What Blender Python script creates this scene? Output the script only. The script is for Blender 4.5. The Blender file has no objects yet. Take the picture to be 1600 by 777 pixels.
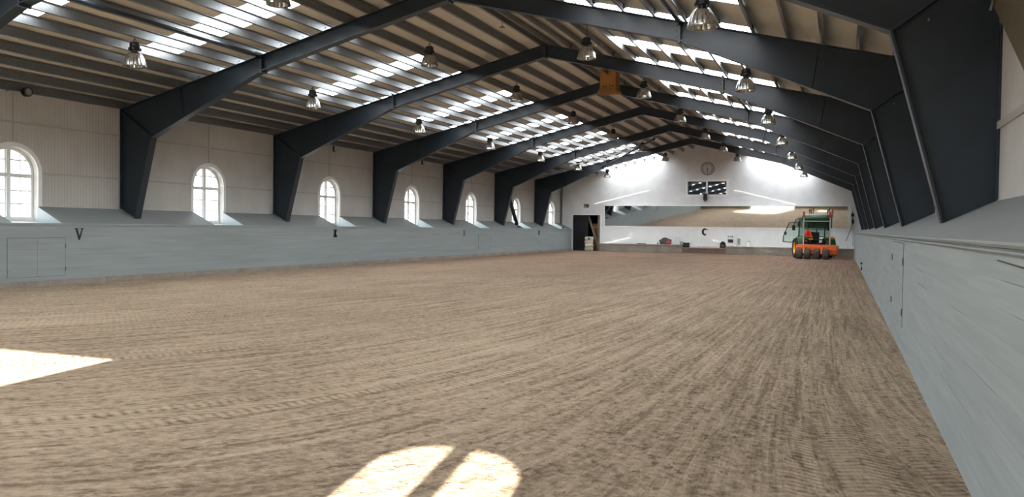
import bpy, bmesh, math, random
from mathutils import Vector, Matrix
random.seed(7)
PI = math.pi
SC = bpy.context.scene
COL = SC.collection

# ------------------------------------------------------------------ camera
YAW, PITCH, ROLL, FOC, CAMH = 0.3824, 0.0253, 0.0131, 1278.94, 1.6421
fw = Vector((-math.sin(YAW)*math.cos(PITCH), math.cos(YAW)*math.cos(PITCH), -math.sin(PITCH)))
r0 = Vector((math.cos(YAW), math.sin(YAW), 0)); u0 = r0.cross(fw)
rt = r0*math.cos(ROLL) + u0*math.sin(ROLL); up = -r0*math.sin(ROLL) + u0*math.cos(ROLL)
cd = bpy.data.cameras.new('camera'); cam = bpy.data.objects.new('camera', cd); COL.objects.link(cam)
cd.sensor_width = 36.0; cd.lens = FOC*36.0/1600.0; cd.clip_start = 0.05; cd.clip_end = 400
cam.matrix_world = Matrix(((rt.x, up.x, -fw.x, 0), (rt.y, up.y, -fw.y, 0), (rt.z, up.z, -fw.z, CAMH), (0, 0, 0, 1)))
SC.camera = cam

# ------------------------------------------------------------------ world, sun, exposure
SKYLIGHT = 17.5          # brightness of the daylit roof panels
W = bpy.data.worlds.new('world'); SC.world = W; W.use_nodes = True
bgn = W.node_tree.nodes['Background']
bgn.inputs['Color'].default_value = (0.90, 0.96, 1.0, 1); bgn.inputs['Strength'].default_value = 9.0
sd = bpy.data.lights.new('sun', 'SUN'); sun = bpy.data.objects.new('sun', sd); COL.objects.link(sun)
sd.energy = 55.0; sd.angle = 0.009; sd.color = (1.0, 0.93, 0.82)
sun.rotation_euler = Vector((-0.2, 1.0, -0.5)).to_track_quat('-Z', 'Y').to_euler()
SC.view_settings.view_transform = 'Standard'; SC.view_settings.look = 'None'
SC.view_settings.gamma = 1.0; SC.view_settings.exposure = 0.0; SC.view_settings.use_curve_mapping = False
SC.cycles.max_bounces = 8; SC.cycles.diffuse_bounces = 5; SC.cycles.glossy_bounces = 4
SC.cycles.transparent_max_bounces = 8; SC.cycles.sample_clamp_indirect = 6.0
SC.cycles.caustics_reflective = False; SC.cycles.caustics_refractive = False

# ------------------------------------------------------------------ dimensions (metres)
XC = -9.07                       # ridge line
XL, XR = -18.93, 0.79            # faces of the kick walls
XWL, XWR = -19.85, 1.71          # faces of the upper side walls
YN, YF = -1.2, 59.15             # near and far end walls
KT, RT = 1.60, 2.04              # kick wall top, back edge of its sloping top
SL = 0.245                       # roof slope
FY0, FS = 11.232, 7.045          # first frame in view, frame spacing
def roof_z(o, d=0.22): return 7.63 + d - SL*abs(o)
def frame_y(k): return FY0 + FS*k

# ------------------------------------------------------------------ materials
def srgb(r, g, b):
    f = lambda c: (c/255/12.92) if c/255 <= 0.04045 else ((c/255 + 0.055)/1.055)**2.4
    return (f(r), f(g), f(b), 1)
class NT:
    def __init__(s, name):
        s.m = bpy.data.materials.new(name); s.m.use_nodes = True; s.t = s.m.node_tree
        s.b = s.t.nodes['Principled BSDF']; s.out = s.t.nodes['Material Output']
    def n(s, typ, **kw):
        x = s.t.nodes.new(typ)
        for k, v in kw.items():
            if k.startswith('_'): x.inputs[int(k[1:])].default_value = v
            else: setattr(x, k, v)
        return x
    def l(s, a, b): s.t.links.new(a, b)
    def math(s, op, a, b=None, c=None):
        x = s.t.nodes.new('ShaderNodeMath'); x.operation = op
        for i, v in enumerate((a, b, c)):
            if v is None: continue
            if isinstance(v, (int, float)): x.inputs[i].default_value = v
            else: s.l(v, x.inputs[i])
        return x.outputs[0]
    def pos(s):
        g = s.n('ShaderNodeNewGeometry'); x = s.n('ShaderNodeSeparateXYZ'); s.l(g.outputs['Position'], x.inputs[0]); return g.outputs['Position'], x.outputs
    def noise(s, vec, scale, detail=3, rough=0.55):
        x = s.n('ShaderNodeTexNoise'); x.inputs['Scale'].default_value = scale; x.inputs['Detail'].default_value = detail
        x.inputs['Roughness'].default_value = rough; s.l(vec, x.inputs['Vector']); return x.outputs['Fac']
    def comb(s, x, y, z):
        c = s.n('ShaderNodeCombineXYZ')
        for i, v in enumerate((x, y, z)):
            if isinstance(v, (int, float)): c.inputs[i].default_value = v
            else: s.l(v, c.inputs[i])
        return c.outputs[0]
    def ramp(s, fac, stops):
        r = s.n('ShaderNodeValToRGB'); e = r.color_ramp.elements
        while len(e) < len(stops): e.new(0.5)
        for el, (p, c) in zip(e, stops): el.position = p; el.color = c
        s.l(fac, r.inputs[0]); return r.outputs[0]
    def mix(s, fac, a, b, mode='MIX'):
        x = s.n('ShaderNodeMix'); x.data_type = 'RGBA'; x.blend_type = mode
        if isinstance(fac, (int, float)): x.inputs[0].default_value = fac
        else: s.l(fac, x.inputs[0])
        for i, v in ((6, a), (7, b)):
            if isinstance(v, tuple): x.inputs[i].default_value = v
            else: s.l(v, x.inputs[i])
        return x.outputs[2]
    def bump(s, h, strength, dist):
        b = s.n('ShaderNodeBump'); b.inputs['Strength'].default_value = strength; b.inputs['Distance'].default_value = dist
        s.l(h, b.inputs['Height']); s.l(b.outputs[0], s.b.inputs['Normal']); return b
    def set(s, rough=None, metal=None, spec=None):
        if rough is not None: s.b.inputs['Roughness'].default_value = rough
        if metal is not None: s.b.inputs['Metallic'].default_value = metal
        if spec is not None: s.b.inputs['Specular IOR Level'].default_value = spec
def paint(name, col, rough=0.5, var=0.10, scale=3.0, metal=0.0, spec=0.5, bump=0.0):
    t = NT(name); p, _ = t.pos()
    f = t.noise(p, scale, 4)
    d = tuple(c*(1-var) for c in col[:3]) + (1,); l = tuple(min(1, c*(1+var)) for c in col[:3]) + (1,)
    t.l(t.ramp(f, [(0.3, d), (0.7, l)]), t.b.inputs['Base Color']); t.set(rough, metal, spec)
    if bump: t.bump(t.noise(p, 60, 3), bump, 0.01)
    return t.m

def mat_sand():
    t = NT('sand'); p, (x, y, z) = t.pos()
    # rows curve round the near corner: lateral coordinate w is constant along a row
    ys = t.math('MAXIMUM', y, 1.5)
    w = t.math('MULTIPLY', t.math('ADD', x, 1.0), t.math('EXPONENT', t.math('DIVIDE', -4.5, ys)))
    w = t.math('MULTIPLY', w, 1.6)
    wob = t.noise(t.comb(t.math('MULTIPLY', w, 0.5), t.math('MULTIPLY', y, 0.12), 0), 1.0, 2)
    w = t.math('ADD', w, t.math('MULTIPLY', wob, 0.25))
    big = t.noise(p, 0.35, 3)
    streak = t.noise(t.comb(t.math('MULTIPLY', w, 6.5), t.math('MULTIPLY', y, 0.16), 0), 1.0, 4, 0.62)
    fine = t.noise(t.comb(t.math('MULTIPLY', w, 18.0), t.math('MULTIPLY', y, 0.9), 3.1), 1.0, 3, 0.6)
    # tyre treads pressed in bands
    band = t.math('FRACT', t.math('MULTIPLY', w, 1/0.42)); chev = t.math('ABSOLUTE', t.math('SUBTRACT', band, 0.5))
    ph = t.math('ADD', t.math('MULTIPLY', y, 1/0.085), t.math('MULTIPLY', chev, 3.2))
    tread = t.math('ADD', t.math('MULTIPLY', t.math('SINE', t.math('MULTIPLY', ph, 2*PI)), 0.5), 0.5)
    tread = t.math('POWER', tread, 0.6)
    inb = t.math('LESS_THAN', chev, 0.40)
    pm = t.noise(t.comb(t.math('MULTIPLY', w, 0.9), t.math('MULTIPLY', y, 0.22), 7.7), 1.0, 2)
    pm = t.math('MINIMUM', t.math('MAXIMUM', t.math('MULTIPLY', t.math('SUBTRACT', pm, 0.46), 7.0), 0.0), 1.0)
    zone = t.math('MINIMUM', t.math('MAXIMUM', t.math('MULTIPLY', t.math('SUBTRACT', -1.6, x), 0.6), 0.0), 1.0)
    edge = t.math('MINIMUM', t.math('MAXIMUM', t.math('MULTIPLY', t.math('SUBTRACT', x, -0.45), 3.0), 0.0), 0.7)
    tm = t.math('MULTIPLY', t.math('MULTIPLY', inb, pm), t.math('MAXIMUM', zone, edge))
    tm = t.math('MULTIPLY', tm, t.math('MINIMUM', t.math('MAXIMUM', t.math('MULTIPLY', t.math('SUBTRACT', 17.0, y), 0.12), 0.15), 1.0))
    pit = t.noise(t.comb(t.math('MULTIPLY', w, 17.0), t.math('MULTIPLY', y, 9.0), 5.5), 1.0, 3, 0.6)
    pit = t.math('MINIMUM', t.math('MAXIMUM', t.math('MULTIPLY', t.math('SUBTRACT', pit, 0.57), 6.0), 0.0), 1.0)
    lump = t.noise(t.comb(t.math('MULTIPLY', w, 24.0), t.math('MULTIPLY', y, 14.0), 1.5), 1.0, 3, 0.65)
    clod = t.n('ShaderNodeTexVoronoi'); clod.feature = 'SMOOTH_F1'; clod.inputs['Scale'].default_value = 16; t.l(p, clod.inputs['Vector'])
    clodh = t.math('SUBTRACT', 0.6, clod.outputs['Distance'])
    grain = t.noise(p, 45, 5, 0.7)
    rough_m = t.math('SUBTRACT', 1.0, t.math('MULTIPLY', tm, 0.75))
    h = t.math('MULTIPLY', t.math('MULTIPLY', tread, tm), 0.55)
    h = t.math('ADD', h, t.math('MULTIPLY', streak, 1.5))
    h = t.math('ADD', h, t.math('MULTIPLY', fine, 0.55))
    h = t.math('ADD', h, t.math('MULTIPLY', t.math('MULTIPLY', clodh, rough_m), 0.55))
    h = t.math('ADD', h, t.math('MULTIPLY', grain, 0.55))
    h = t.math('ADD', h, t.math('MULTIPLY', t.math('MULTIPLY', lump, rough_m), 0.7)); h = t.math('SUBTRACT', h, t.math('MULTIPLY', pit, 0.55))
    t.bump(h, 1.0, 0.085)
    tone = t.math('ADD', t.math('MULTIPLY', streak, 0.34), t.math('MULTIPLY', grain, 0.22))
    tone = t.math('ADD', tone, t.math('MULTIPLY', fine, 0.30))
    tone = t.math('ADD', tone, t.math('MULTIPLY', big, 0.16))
    tone = t.math('ADD', tone, t.math('MULTIPLY', t.math('MULTIPLY', t.math('SUBTRACT', tread, 0.5), tm), 0.13))  # relief shading painted into the colour: crests lighter, hollows and pits darker
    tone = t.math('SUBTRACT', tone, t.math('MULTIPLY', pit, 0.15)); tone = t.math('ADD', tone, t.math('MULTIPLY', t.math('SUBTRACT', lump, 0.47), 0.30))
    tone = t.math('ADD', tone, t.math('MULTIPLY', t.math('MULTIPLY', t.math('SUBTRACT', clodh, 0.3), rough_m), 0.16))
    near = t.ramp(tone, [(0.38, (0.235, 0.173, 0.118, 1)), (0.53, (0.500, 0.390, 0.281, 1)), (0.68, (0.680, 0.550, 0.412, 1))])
    far_sand = t.ramp(tone, [(0.38, (0.200, 0.126, 0.085, 1)), (0.53, (0.358, 0.243, 0.174, 1)), (0.68, (0.470, 0.340, 0.254, 1))])  # redder, darker sand blended in with distance
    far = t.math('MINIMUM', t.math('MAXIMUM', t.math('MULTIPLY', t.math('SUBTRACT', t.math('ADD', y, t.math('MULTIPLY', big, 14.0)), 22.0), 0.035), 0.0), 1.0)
    c = t.mix(far, near, far_sand)
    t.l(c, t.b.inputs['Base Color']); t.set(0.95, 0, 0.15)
    return t.m

def mat_planks(name, col, axis='z', pitch=0.155, seam=0.25, crack=True):
    t = NT(name); p, xyz = t.pos(); z = xyz[2]; y = xyz[1]
    f = t.math('FRACT', t.math('MULTIPLY', z, 1/pitch)); g = t.math('ABSOLUTE', t.math('SUBTRACT', f, 0.5))
    groove = t.math('MAXIMUM', t.math('MULTIPLY', t.math('SUBTRACT', g, 0.46), 25.0), 0.0)
    idx = t.math('FLOOR', t.math('MULTIPLY', z, 1/pitch))
    st = t.noise(t.comb(t.math('MULTIPLY', idx, 5.3), t.math('MULTIPLY', y, 0.30), t.math('MULTIPLY', z, 3)), 1.0, 4)
    st2 = t.noise(t.comb(0.0, t.math('MULTIPLY', y, 0.8), t.math('MULTIPLY', z, 22)), 1.0, 3)
    gm = t.noise(t.comb(t.math('MULTIPLY', idx, 3.7), t.math('MULTIPLY', y, 0.35), 2.2), 1.0, 2)
    gm = t.math('MINIMUM', t.math('MAXIMUM', t.math('MULTIPLY', t.math('SUBTRACT', gm, 0.57), 8.0), 0.0), 1.0)
    groove = t.math('MULTIPLY', groove, t.math('ADD', t.math('MULTIPLY', gm, 0.93), 0.07))
    tone = t.math('ADD', t.math('MULTIPLY', st, 0.6), t.math('MULTIPLY', st2, 0.4))
    c = t.ramp(tone, [(0.3, tuple(v*0.86 for v in col[:3])+(1,)), (0.7, tuple(v*1.1 for v in col[:3])+(1,))])
    c = t.mix(t.math('MULTIPLY', groove, seam*3.2), c, tuple(v*0.35 for v in col[:3])+(1,))
    t.l(c, t.b.inputs['Base Color']); t.set(0.8, 0, 0.2)
    h = t.math('SUBTRACT', t.math('MULTIPLY', st2, 0.25), groove); t.bump(h, 0.5, 0.008)
    return t.m
def mat_ribs(name, col, axis=1, pitch=0.10, depth=0.012):
    t = NT(name); p, xyz = t.pos(); a = xyz[axis]
    f = t.math('FRACT', t.math('MULTIPLY', a, 1/pitch)); g = t.math('ABSOLUTE', t.math('SUBTRACT', f, 0.5))
    h = t.math('MINIMUM', t.math('MULTIPLY', t.math('MAXIMUM', t.math('SUBTRACT', g, 0.30), 0.0), 8.0), 1.0)
    nz = t.noise(p, 1.3, 4)
    t.l(t.ramp(nz, [(0.3, tuple(v*0.92 for v in col[:3])+(1,)), (0.7, tuple(min(1, v*1.05) for v in col[:3])+(1,))]), t.b.inputs['Base Color'])
    t.set(0.6, 0, 0.35); t.bump(h, 0.5, depth); return t.m
def mat_emit(name, col, strength):
    t = NT(name); p, xyz = t.pos()
    e = t.n('ShaderNodeEmission'); e.inputs['Strength'].default_value = strength
    f = t.noise(p, 2.0, 2); t.l(t.ramp(f, [(0.3, tuple(c*0.93 for c in col)+(1,)), (0.7, tuple(col)+(1,))]), e.inputs['Color'])
    t.l(e.outputs[0], t.out.inputs['Surface']); return t.m
def mat_glass(name, tint=(0.96, 0.98, 0.98), refl=0.08):
    t = NT(name); p, _ = t.pos()
    a = t.n('ShaderNodeBsdfTransparent'); a.inputs[0].default_value = tint + (1,)
    g = t.n('ShaderNodeBsdfGlossy'); g.inputs['Roughness'].default_value = 0.02
    m = t.n('ShaderNodeMixShader'); m.inputs[0].default_value = refl
    t.l(a.outputs[0], m.inputs[1]); t.l(g.outputs[0], m.inputs[2]); t.l(m.outputs[0], t.out.inputs['Surface']); return t.m
def mat_mirror():
    t = NT('mirror_silver'); p, _ = t.pos()
    t.b.inputs['Base Color'].default_value = (0.80, 0.82, 0.82, 1); t.set(0.03, 1.0)
    t.bump(t.noise(p, 0.9, 1), 0.10, 0.004); return t.m
def mat_concrete(name, col):
    t = NT(name); p, _ = t.pos()
    f = t.math('ADD', t.math('MULTIPLY', t.noise(p, 1.2, 4), 0.6), t.math('MULTIPLY', t.noise(p, 14, 4), 0.4))
    t.l(t.ramp(f, [(0.3, tuple(v*0.7 for v in col[:3])+(1,)), (0.7, tuple(v*1.2 for v in col[:3])+(1,))]), t.b.inputs['Base Color'])
    t.set(0.9, 0, 0.2); t.bump(t.noise(p, 30, 4), 0.4, 0.01); return t.m
def mat_galv():
    t = NT('galvanised_steel'); p, _ = t.pos()
    v = t.n('ShaderNodeTexVoronoi'); v.inputs['Scale'].default_value = 45; t.l(p, v.inputs['Vector'])
    t.l(t.ramp(v.outputs['Color'], [(0.2, (0.235, 0.245, 0.25, 1)), (0.8, (0.29, 0.305, 0.315, 1))]), t.b.inputs['Base Color'])
    t.set(0.40, 0.75, 0.5); return t.m

M = {}
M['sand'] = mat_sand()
M['kick'] = mat_planks('grey_painted_planks', srgb(149, 158, 159))
M['ramp'] = paint('grey_painted_ledge', srgb(126, 132, 132), 0.6, 0.06, 1.5)
M['niche'] = paint('window_lit_sill_paint', srgb(172, 182, 186), 0.5, 0.05, 2)  # kick wall grey lightened: window light painted into sills and cheeks
M['seam'] = paint('cladding_joint_paint', srgb(176, 174, 169), 0.6, 0.04, 3)
M['hairline'] = paint('dark_gap', srgb(74, 78, 78), 0.8, 0.1, 5)
M['pole'] = paint('dull_pole_paint', srgb(176, 186, 176), 0.6, 0.06, 6)
M['wall_side'] = mat_ribs('white_ribbed_cladding', srgb(198, 197, 194), 1)
M['wall_end'] = mat_ribs('white_board_cladding', srgb(228, 230, 232), 0, 1.12, 0.003)
M['white'] = paint('white_gloss_paint', srgb(238, 241, 241), 0.4, 0.04, 4)
M['white_panel'] = paint('white_panel_paint', srgb(238, 241, 241), 0.45, 0.04, 1.2)
M['sheet'] = paint('beige_roof_lining', srgb(216, 209, 194), 0.75, 0.08, 0.8)
M['steel'] = paint('dark_blue_grey_steel_paint', (0.019, 0.030, 0.042, 1), 0.36, 0.15, 2.0, 0, 0.45)
M['galv'] = mat_galv()
M['sky'] = mat_emit('daylit_translucent_sheet', (0.95, 0.98, 1.0), SKYLIGHT)
M['glass'] = mat_glass('window_glass')
M['dark_glass'] = mat_glass('dark_gallery_glass', (0.25, 0.25, 0.25), 0.20)
M['mirror'] = mat_mirror()
M['concrete'] = mat_concrete('concrete', srgb(150, 143, 134))
M['rubble'] = mat_concrete('rough_concrete', srgb(140, 124, 112))
M['black'] = paint('black_plastic', (0.012, 0.012, 0.013, 1), 0.5, 0.2, 8)
M['cloth_black'] = paint('black_cloth', (0.02, 0.02, 0.022, 1), 0.9, 0.3, 12)
M['grey_cloth'] = paint('grey_cloth', (0.10, 0.10, 0.10, 1), 0.9, 0.4, 14)
M['red_cloth'] = paint('red_cloth', (0.45, 0.06, 0.07, 1), 0.9, 0.2, 12)
M['room'] = paint('dark_room', (0.010, 0.010, 0.013, 1), 0.9, 0.2, 2)
M['wood'] = paint('brown_wood', srgb(128, 92, 60), 0.7, 0.18, 6)
M['grey_wood'] = paint('weathered_timber', srgb(120, 108, 96), 0.8, 0.2, 6)
M['tan'] = paint('tan_plywood', srgb(176, 122, 62), 0.6, 0.08, 5)
M['alu'] = paint('aluminium_reflector', (0.62, 0.62, 0.60, 1), 0.22, 0.06, 9, 0.9)
M['cream'] = paint('cream_sacking', srgb(205, 200, 182), 0.85, 0.14, 9)
M['green'] = paint('green_tractor_paint', srgb(32, 84, 54), 0.35, 0.08, 5)
M['dark_green'] = paint('dark_green_cab_paint', srgb(26, 56, 42), 0.4, 0.08, 5)
M['yellow'] = paint('yellow_wheel_paint', srgb(232, 178, 30), 0.4, 0.06, 5)
M['orange'] = paint('orange_machine_paint', srgb(226, 104, 36), 0.45, 0.10, 5)
M['red'] = paint('red_plastic', srgb(190, 38, 28), 0.45, 0.06, 6)
M['reflector'] = paint('red_orange_reflector', srgb(244, 60, 28), 0.4, 0.05, 6)
M['tyre'] = paint('tyre_rubber', (0.030, 0.027, 0.025, 1), 0.85, 0.35, 9)
M['dusty'] = paint('dusty_tyre_rubber', (0.085, 0.068, 0.055, 1), 0.9, 0.3, 9)
M['cab_glass'] = mat_glass('tinted_cab_glass', (0.40, 0.52, 0.46), 0.04)
M['door_glass'] = mat_glass('pale_door_glass', (0.74, 0.87, 0.82), 0.06)
M['dial'] = paint('clock_dial', srgb(205, 205, 200), 0.5, 0.03, 4)
M['rim'] = paint('grey_clock_rim', srgb(140, 142, 142), 0.5, 0.05, 4)
M['sign'] = paint('dark_green_sign', srgb(52, 62, 56), 0.5, 0.1, 5)
M['signlight'] = paint('pale_sign_mark', srgb(150, 168, 156), 0.5, 0.05, 5)
M['olive'] = paint('olive_brown_board', srgb(92, 86, 66), 0.7, 0.12, 3)
M['lamp_glass'] = mat_glass('lamp_cover_glass', (0.85, 0.85, 0.82), 0.12)

# ------------------------------------------------------------------ mesh helpers
class MB:
    def __init__(s): s.v = []; s.f = []; s.smooth = False
    def add(s, vs, fs):
        o = len(s.v); s.v += [tuple(v) for v in vs]; s.f += [tuple(i+o for i in f) for f in fs]; return s
    def box(s, a, b, rot=None, piv=None):
        x0, y0, z0 = a; x1, y1, z1 = b
        vs = [Vector(v) for v in ((x0,y0,z0),(x1,y0,z0),(x1,y1,z0),(x0,y1,z0),(x0,y0,z1),(x1,y0,z1),(x1,y1,z1),(x0,y1,z1))]
        if rot is not None:
            p = Vector(piv) if piv else Vector(((x0+x1)/2, (y0+y1)/2, (z0+z1)/2))
            vs = [rot @ (v-p) + p for v in vs]
        return s.add(vs, [(0,3,2,1),(4,5,6,7),(0,1,5,4),(1,2,6,5),(2,3,7,6),(3,0,4,7)])
    def rbox(s, a, b, r=0.03, seg=3):      # rounded box
        bm = bmesh.new(); bmesh.ops.create_cube(bm, size=1)
        for v in bm.verts: v.co = Vector([a[i] + (v.co[i]+0.5)*(b[i]-a[i]) for i in range(3)])
        bmesh.ops.bevel(bm, geom=bm.edges[:], offset=r, segments=seg, profile=0.5, affect='EDGES')
        bm.verts.index_update(); s.add([v.co[:] for v in bm.verts], [[v.index for v in f.verts] for f in bm.faces]); bm.free(); return s
    def prism(s, pts, fn, t0, t1):         # polygon pts (a,b) -> fn(a,b,t)
        n = len(pts)
        vs = [fn(a, b, t0) for a, b in pts] + [fn(a, b, t1) for a, b in pts]
        fs = [tuple(range(n))[::-1], tuple(range(n, 2*n))] + [(i, (i+1) % n, n+(i+1) % n, n+i) for i in range(n)]
        return s.add(vs, fs)
    def tube(s, pts, r, seg=8, cap=True):
        pts = [Vector(p) for p in pts]; rs = r if isinstance(r, (list, tuple)) else [r]*len(pts); vs = []; fs = []
        for i, p in enumerate(pts):
            d = (pts[min(i+1, len(pts)-1)] - pts[max(i-1, 0)]).normalized()
            a = d.cross(Vector((0, 0, 1)) if abs(d.z) < 0.9 else Vector((1, 0, 0))).normalized(); b = d.cross(a)
            for k in range(seg): vs.append(p + (a*math.cos(2*PI*k/seg) + b*math.sin(2*PI*k/seg))*rs[i])
        for i in range(len(pts)-1):
            for k in range(seg): fs.append((i*seg+k, i*seg+(k+1) % seg, (i+1)*seg+(k+1) % seg, (i+1)*seg+k))
        if cap: fs += [tuple(range(seg))[::-1], tuple(range((len(pts)-1)*seg, len(pts)*seg))]
        return s.add(vs, fs)
    def bar(s, p, q, w, h, upv=(0, 0, 1)):  # rectangular bar p -> q, w across, h along upv
        p, q = Vector(p), Vector(q); d = (q-p).normalized(); u = Vector(upv); u = (u - d*u.dot(d)).normalized(); a = d.cross(u)
        vs = [e + a*i*w/2 + u*j*h/2 for e in (p, q) for i, j in ((-1,-1),(1,-1),(1,1),(-1,1))]
        return s.add(vs, [(0,1,2,3)[::-1],(4,5,6,7),(0,1,5,4),(1,2,6,5),(2,3,7,6),(3,0,4,7)])
    def lathe(s, prof, c=(0,0,0), seg=24, ax='z', wob=None):
        vs = []; fs = []; n = len(prof)
        for k in range(seg):
            a = 2*PI*k/seg
            for r, h in prof:
                rr = r*(wob(k) if wob else 1)
                p = (rr*math.cos(a), rr*math.sin(a), h)
                if ax == 'x': p = (h, rr*math.cos(a), rr*math.sin(a))
                if ax == 'y': p = (rr*math.sin(a), h, rr*math.cos(a))
                vs.append((p[0]+c[0], p[1]+c[1], p[2]+c[2]))
        for k in range(seg):
            for i in range(n-1): fs.append((k*n+i, ((k+1) % seg)*n+i, ((k+1) % seg)*n+i+1, k*n+i+1))
        return s.add(vs, fs)
    def ring(s, inner, outer, fn, n0, n1, closed=False):   # solid band between two outlines
        n = len(inner); m = n if closed else n-1
        vs = [fn(a, b, t) for t in (n0, n1) for pts in (inner, outer) for a, b in pts]; fs = []
        I0, O0, I1, O1 = 0, n, 2*n, 3*n
        for i in range(m):
            j = (i+1) % n
            fs += [(I0+i, I0+j, O0+j, O0+i), (I1+i, O1+i, O1+j, I1+j), (I0+i, I1+i, I1+j, I0+j), (O0+i, O0+j, O1+j, O1+i)]
        if not closed: fs += [(I0, O0, O1, I1), (I0+n-1, I1+n-1, O1+n-1, O0+n-1)]
        return s.add(vs, fs)
    def build(s, name, mat, parent=None, smooth=None, bevel=0, recalc=True):
        me = bpy.data.meshes.new(name); me.from_pydata(s.v, [], s.f)
        if recalc:
            bm = bmesh.new(); bm.from_mesh(me); bmesh.ops.recalc_face_normals(bm, faces=bm.faces); bm.to_mesh(me); bm.free()
        me.materials.append(M[mat] if isinstance(mat, str) else mat)
        o = bpy.data.objects.new(name, me); COL.objects.link(o)
        if smooth:
            me.polygons.foreach_set('use_smooth', [True]*len(me.polygons))
            try: me.set_sharp_from_angle(angle=math.radians(smooth))
            except Exception: pass
        if bevel:
            b = o.modifiers.new('bevel', 'BEVEL'); b.width = bevel; b.segments = 2; b.limit_method = 'ANGLE'
        if parent: o.parent = parent
        return o
def tag(o, label=None, cat=None, group=None, kind=None):
    if label: o['label'] = label
    if cat: o['category'] = cat
    if group: o['group'] = group
    if kind: o['kind'] = kind
    return o
def empty(name, loc=(0, 0, 0), rz=0):
    o = bpy.data.objects.new(name, None); COL.objects.link(o); o.location = loc; o.rotation_euler = (0, 0, rz); o.empty_display_size = 0.2; return o
def copy_tree(o, parent=None):
    c = o.copy(); COL.objects.link(c)
    if parent: c.parent = parent
    for ch in list(o.children): copy_tree(ch, c)
    return c
def structure(o, label=None): return tag(o, label, None, None, 'structure')
ORD = ['first', 'second', 'third', 'fourth', 'fifth', 'sixth', 'seventh', 'eighth', 'ninth', 'tenth', 'eleventh', 'twelfth', 'thirteenth', 'fourteenth', 'fifteenth', 'sixteenth']

# ================================================================== SETTING
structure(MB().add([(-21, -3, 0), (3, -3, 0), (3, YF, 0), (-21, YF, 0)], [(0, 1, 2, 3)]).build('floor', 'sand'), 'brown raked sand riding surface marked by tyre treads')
structure(MB().box((-120, -120, -0.4), (100, 160, -0.05)).build('ground_outside', 'rubble'), 'ground outside the hall')

def wall_with_openings(mb, s0, s1, z0, top, ops, fn, T, breaks=()):
    """front face n=0, back n=-T; ops: (centre, half width, sill, spring, rise)"""
    def quad(a, b, za, zb_a, zb_b):
        for n in (0, -T): mb.add([fn(a, za, n), fn(b, za, n), fn(b, zb_b, n), fn(a, zb_a, n)], [(0, 1, 2, 3)])
    def plain(a, b):
        xs = [a] + [k for k in breaks if a < k < b] + [b]
        for p, q in zip(xs, xs[1:]): quad(p, q, z0, top(p), top(q))
    cur = s0
    for c, hw, sill, spring, rise in sorted(ops):
        plain(cur, c-hw)
        if sill > z0: quad(c-hw, c+hw, z0, sill, sill)
        N = 20 if rise > 0 else 2
        arch = [(c - hw*math.cos(PI*i/N), spring + rise*math.sin(PI*i/N)) for i in range(N+1)] if rise > 0 else [(c-hw, spring)] + [(k, spring) for k in breaks if c-hw < k < c+hw] + [(c+hw, spring)]
        for (a, za), (b, zb) in zip(arch, arch[1:]):
            for n in (0, -T): mb.add([fn(a, za, n), fn(b, zb, n), fn(b, top(b), n), fn(a, top(a), n)], [(0, 1, 2, 3)])
        loop = [(c-hw, sill)] + arch + [(c+hw, sill)]
        if sill > z0: loop.append((c-hw, sill))
        for (a, za), (b, zb) in zip(loop, loop[1:]): mb.add([fn(a, za, 0), fn(b, zb, 0), fn(b, zb, -T), fn(a, za, -T)], [(0, 1, 2, 3)])
        cur = c+hw
    plain(cur, s1)
    return mb

WIN_C = [14.80 + 7.03*k for k in range(-2, 7)]
HW, SILL, SPR, RISE = 0.70, 1.66, 2.93, 0.64
fnL = lambda s, z, n: (XWL+n, s, z)
fnN = lambda s, z, n: (s, YN+n, z)
fnF = lambda s, z, n: (s, YF-n, z)
WT = roof_z(10.78)
mb = wall_with_openings(MB(), YN-0.3, YF+0.3, 1.3, lambda s: WT, [(c, HW, SILL, SPR, RISE) for c in WIN_C], fnL, 0.35)
structure(mb.build('wall_left', 'wall_side'), 'white ribbed side wall with arched windows')
structure(MB().box((XWR, YN-0.3, 1.3), (XWR+0.35, YF+0.3, WT)).build('wall_right', 'wall_side'), 'white ribbed side wall behind the right-hand columns')
gable = lambda s: roof_z(s-XC)
mb = wall_with_openings(MB(), XWL-0.3, XWR+0.3, 0, gable, [(-17.80, 1.07, 0, 2.68, 0), (-8.94, 1.35, 4.19, 5.12, 0)], fnF, 0.3, (XC,))
structure(mb.build('wall_far', 'wall_end'), 'white end wall with mirror, clock and dark gallery window')
NW = (-1.19, 0.62, 1.75, 3.14, 0.38)
mb = wall_with_openings(MB(), XWL-0.3, XWR+0.3, 0, gable, [(-9.0, 2.7, 0, 4.38, 0), NW], fnN, 0.3, (XC,))
structure(mb.build('wall_near', 'wall_end'), 'white end wall with wide open doorway, seen in the mirror')
# horizontal joint strips of the cladding, vertical batten above each arch
mb = MB()
for z in (2.93, 4.20):
    cur = YN
    for c in WIN_C:
        if z < 3.3: mb.box((XWL, cur, z-0.025), (XWL+0.02, c-0.85, z+0.025)); cur = c+0.85
    mb.box((XWL, cur, z-0.025), (XWL+0.02, YF, z+0.025))
for c in WIN_C: mb.box((XWL, c-0.02, 3.70), (XWL+0.016, c+0.02, WT-0.03))
structure(mb.build('trim_1', 'seam'), 'white joint strips across the window wall')
mb = MB()
for z in (2.93, 4.20): mb.box((XWR-0.025, YN, z-0.045), (XWR, YF, z+0.045))
structure(mb.build('trim_2', 'seam'), 'white joint strips across the right-hand wall')

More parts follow.
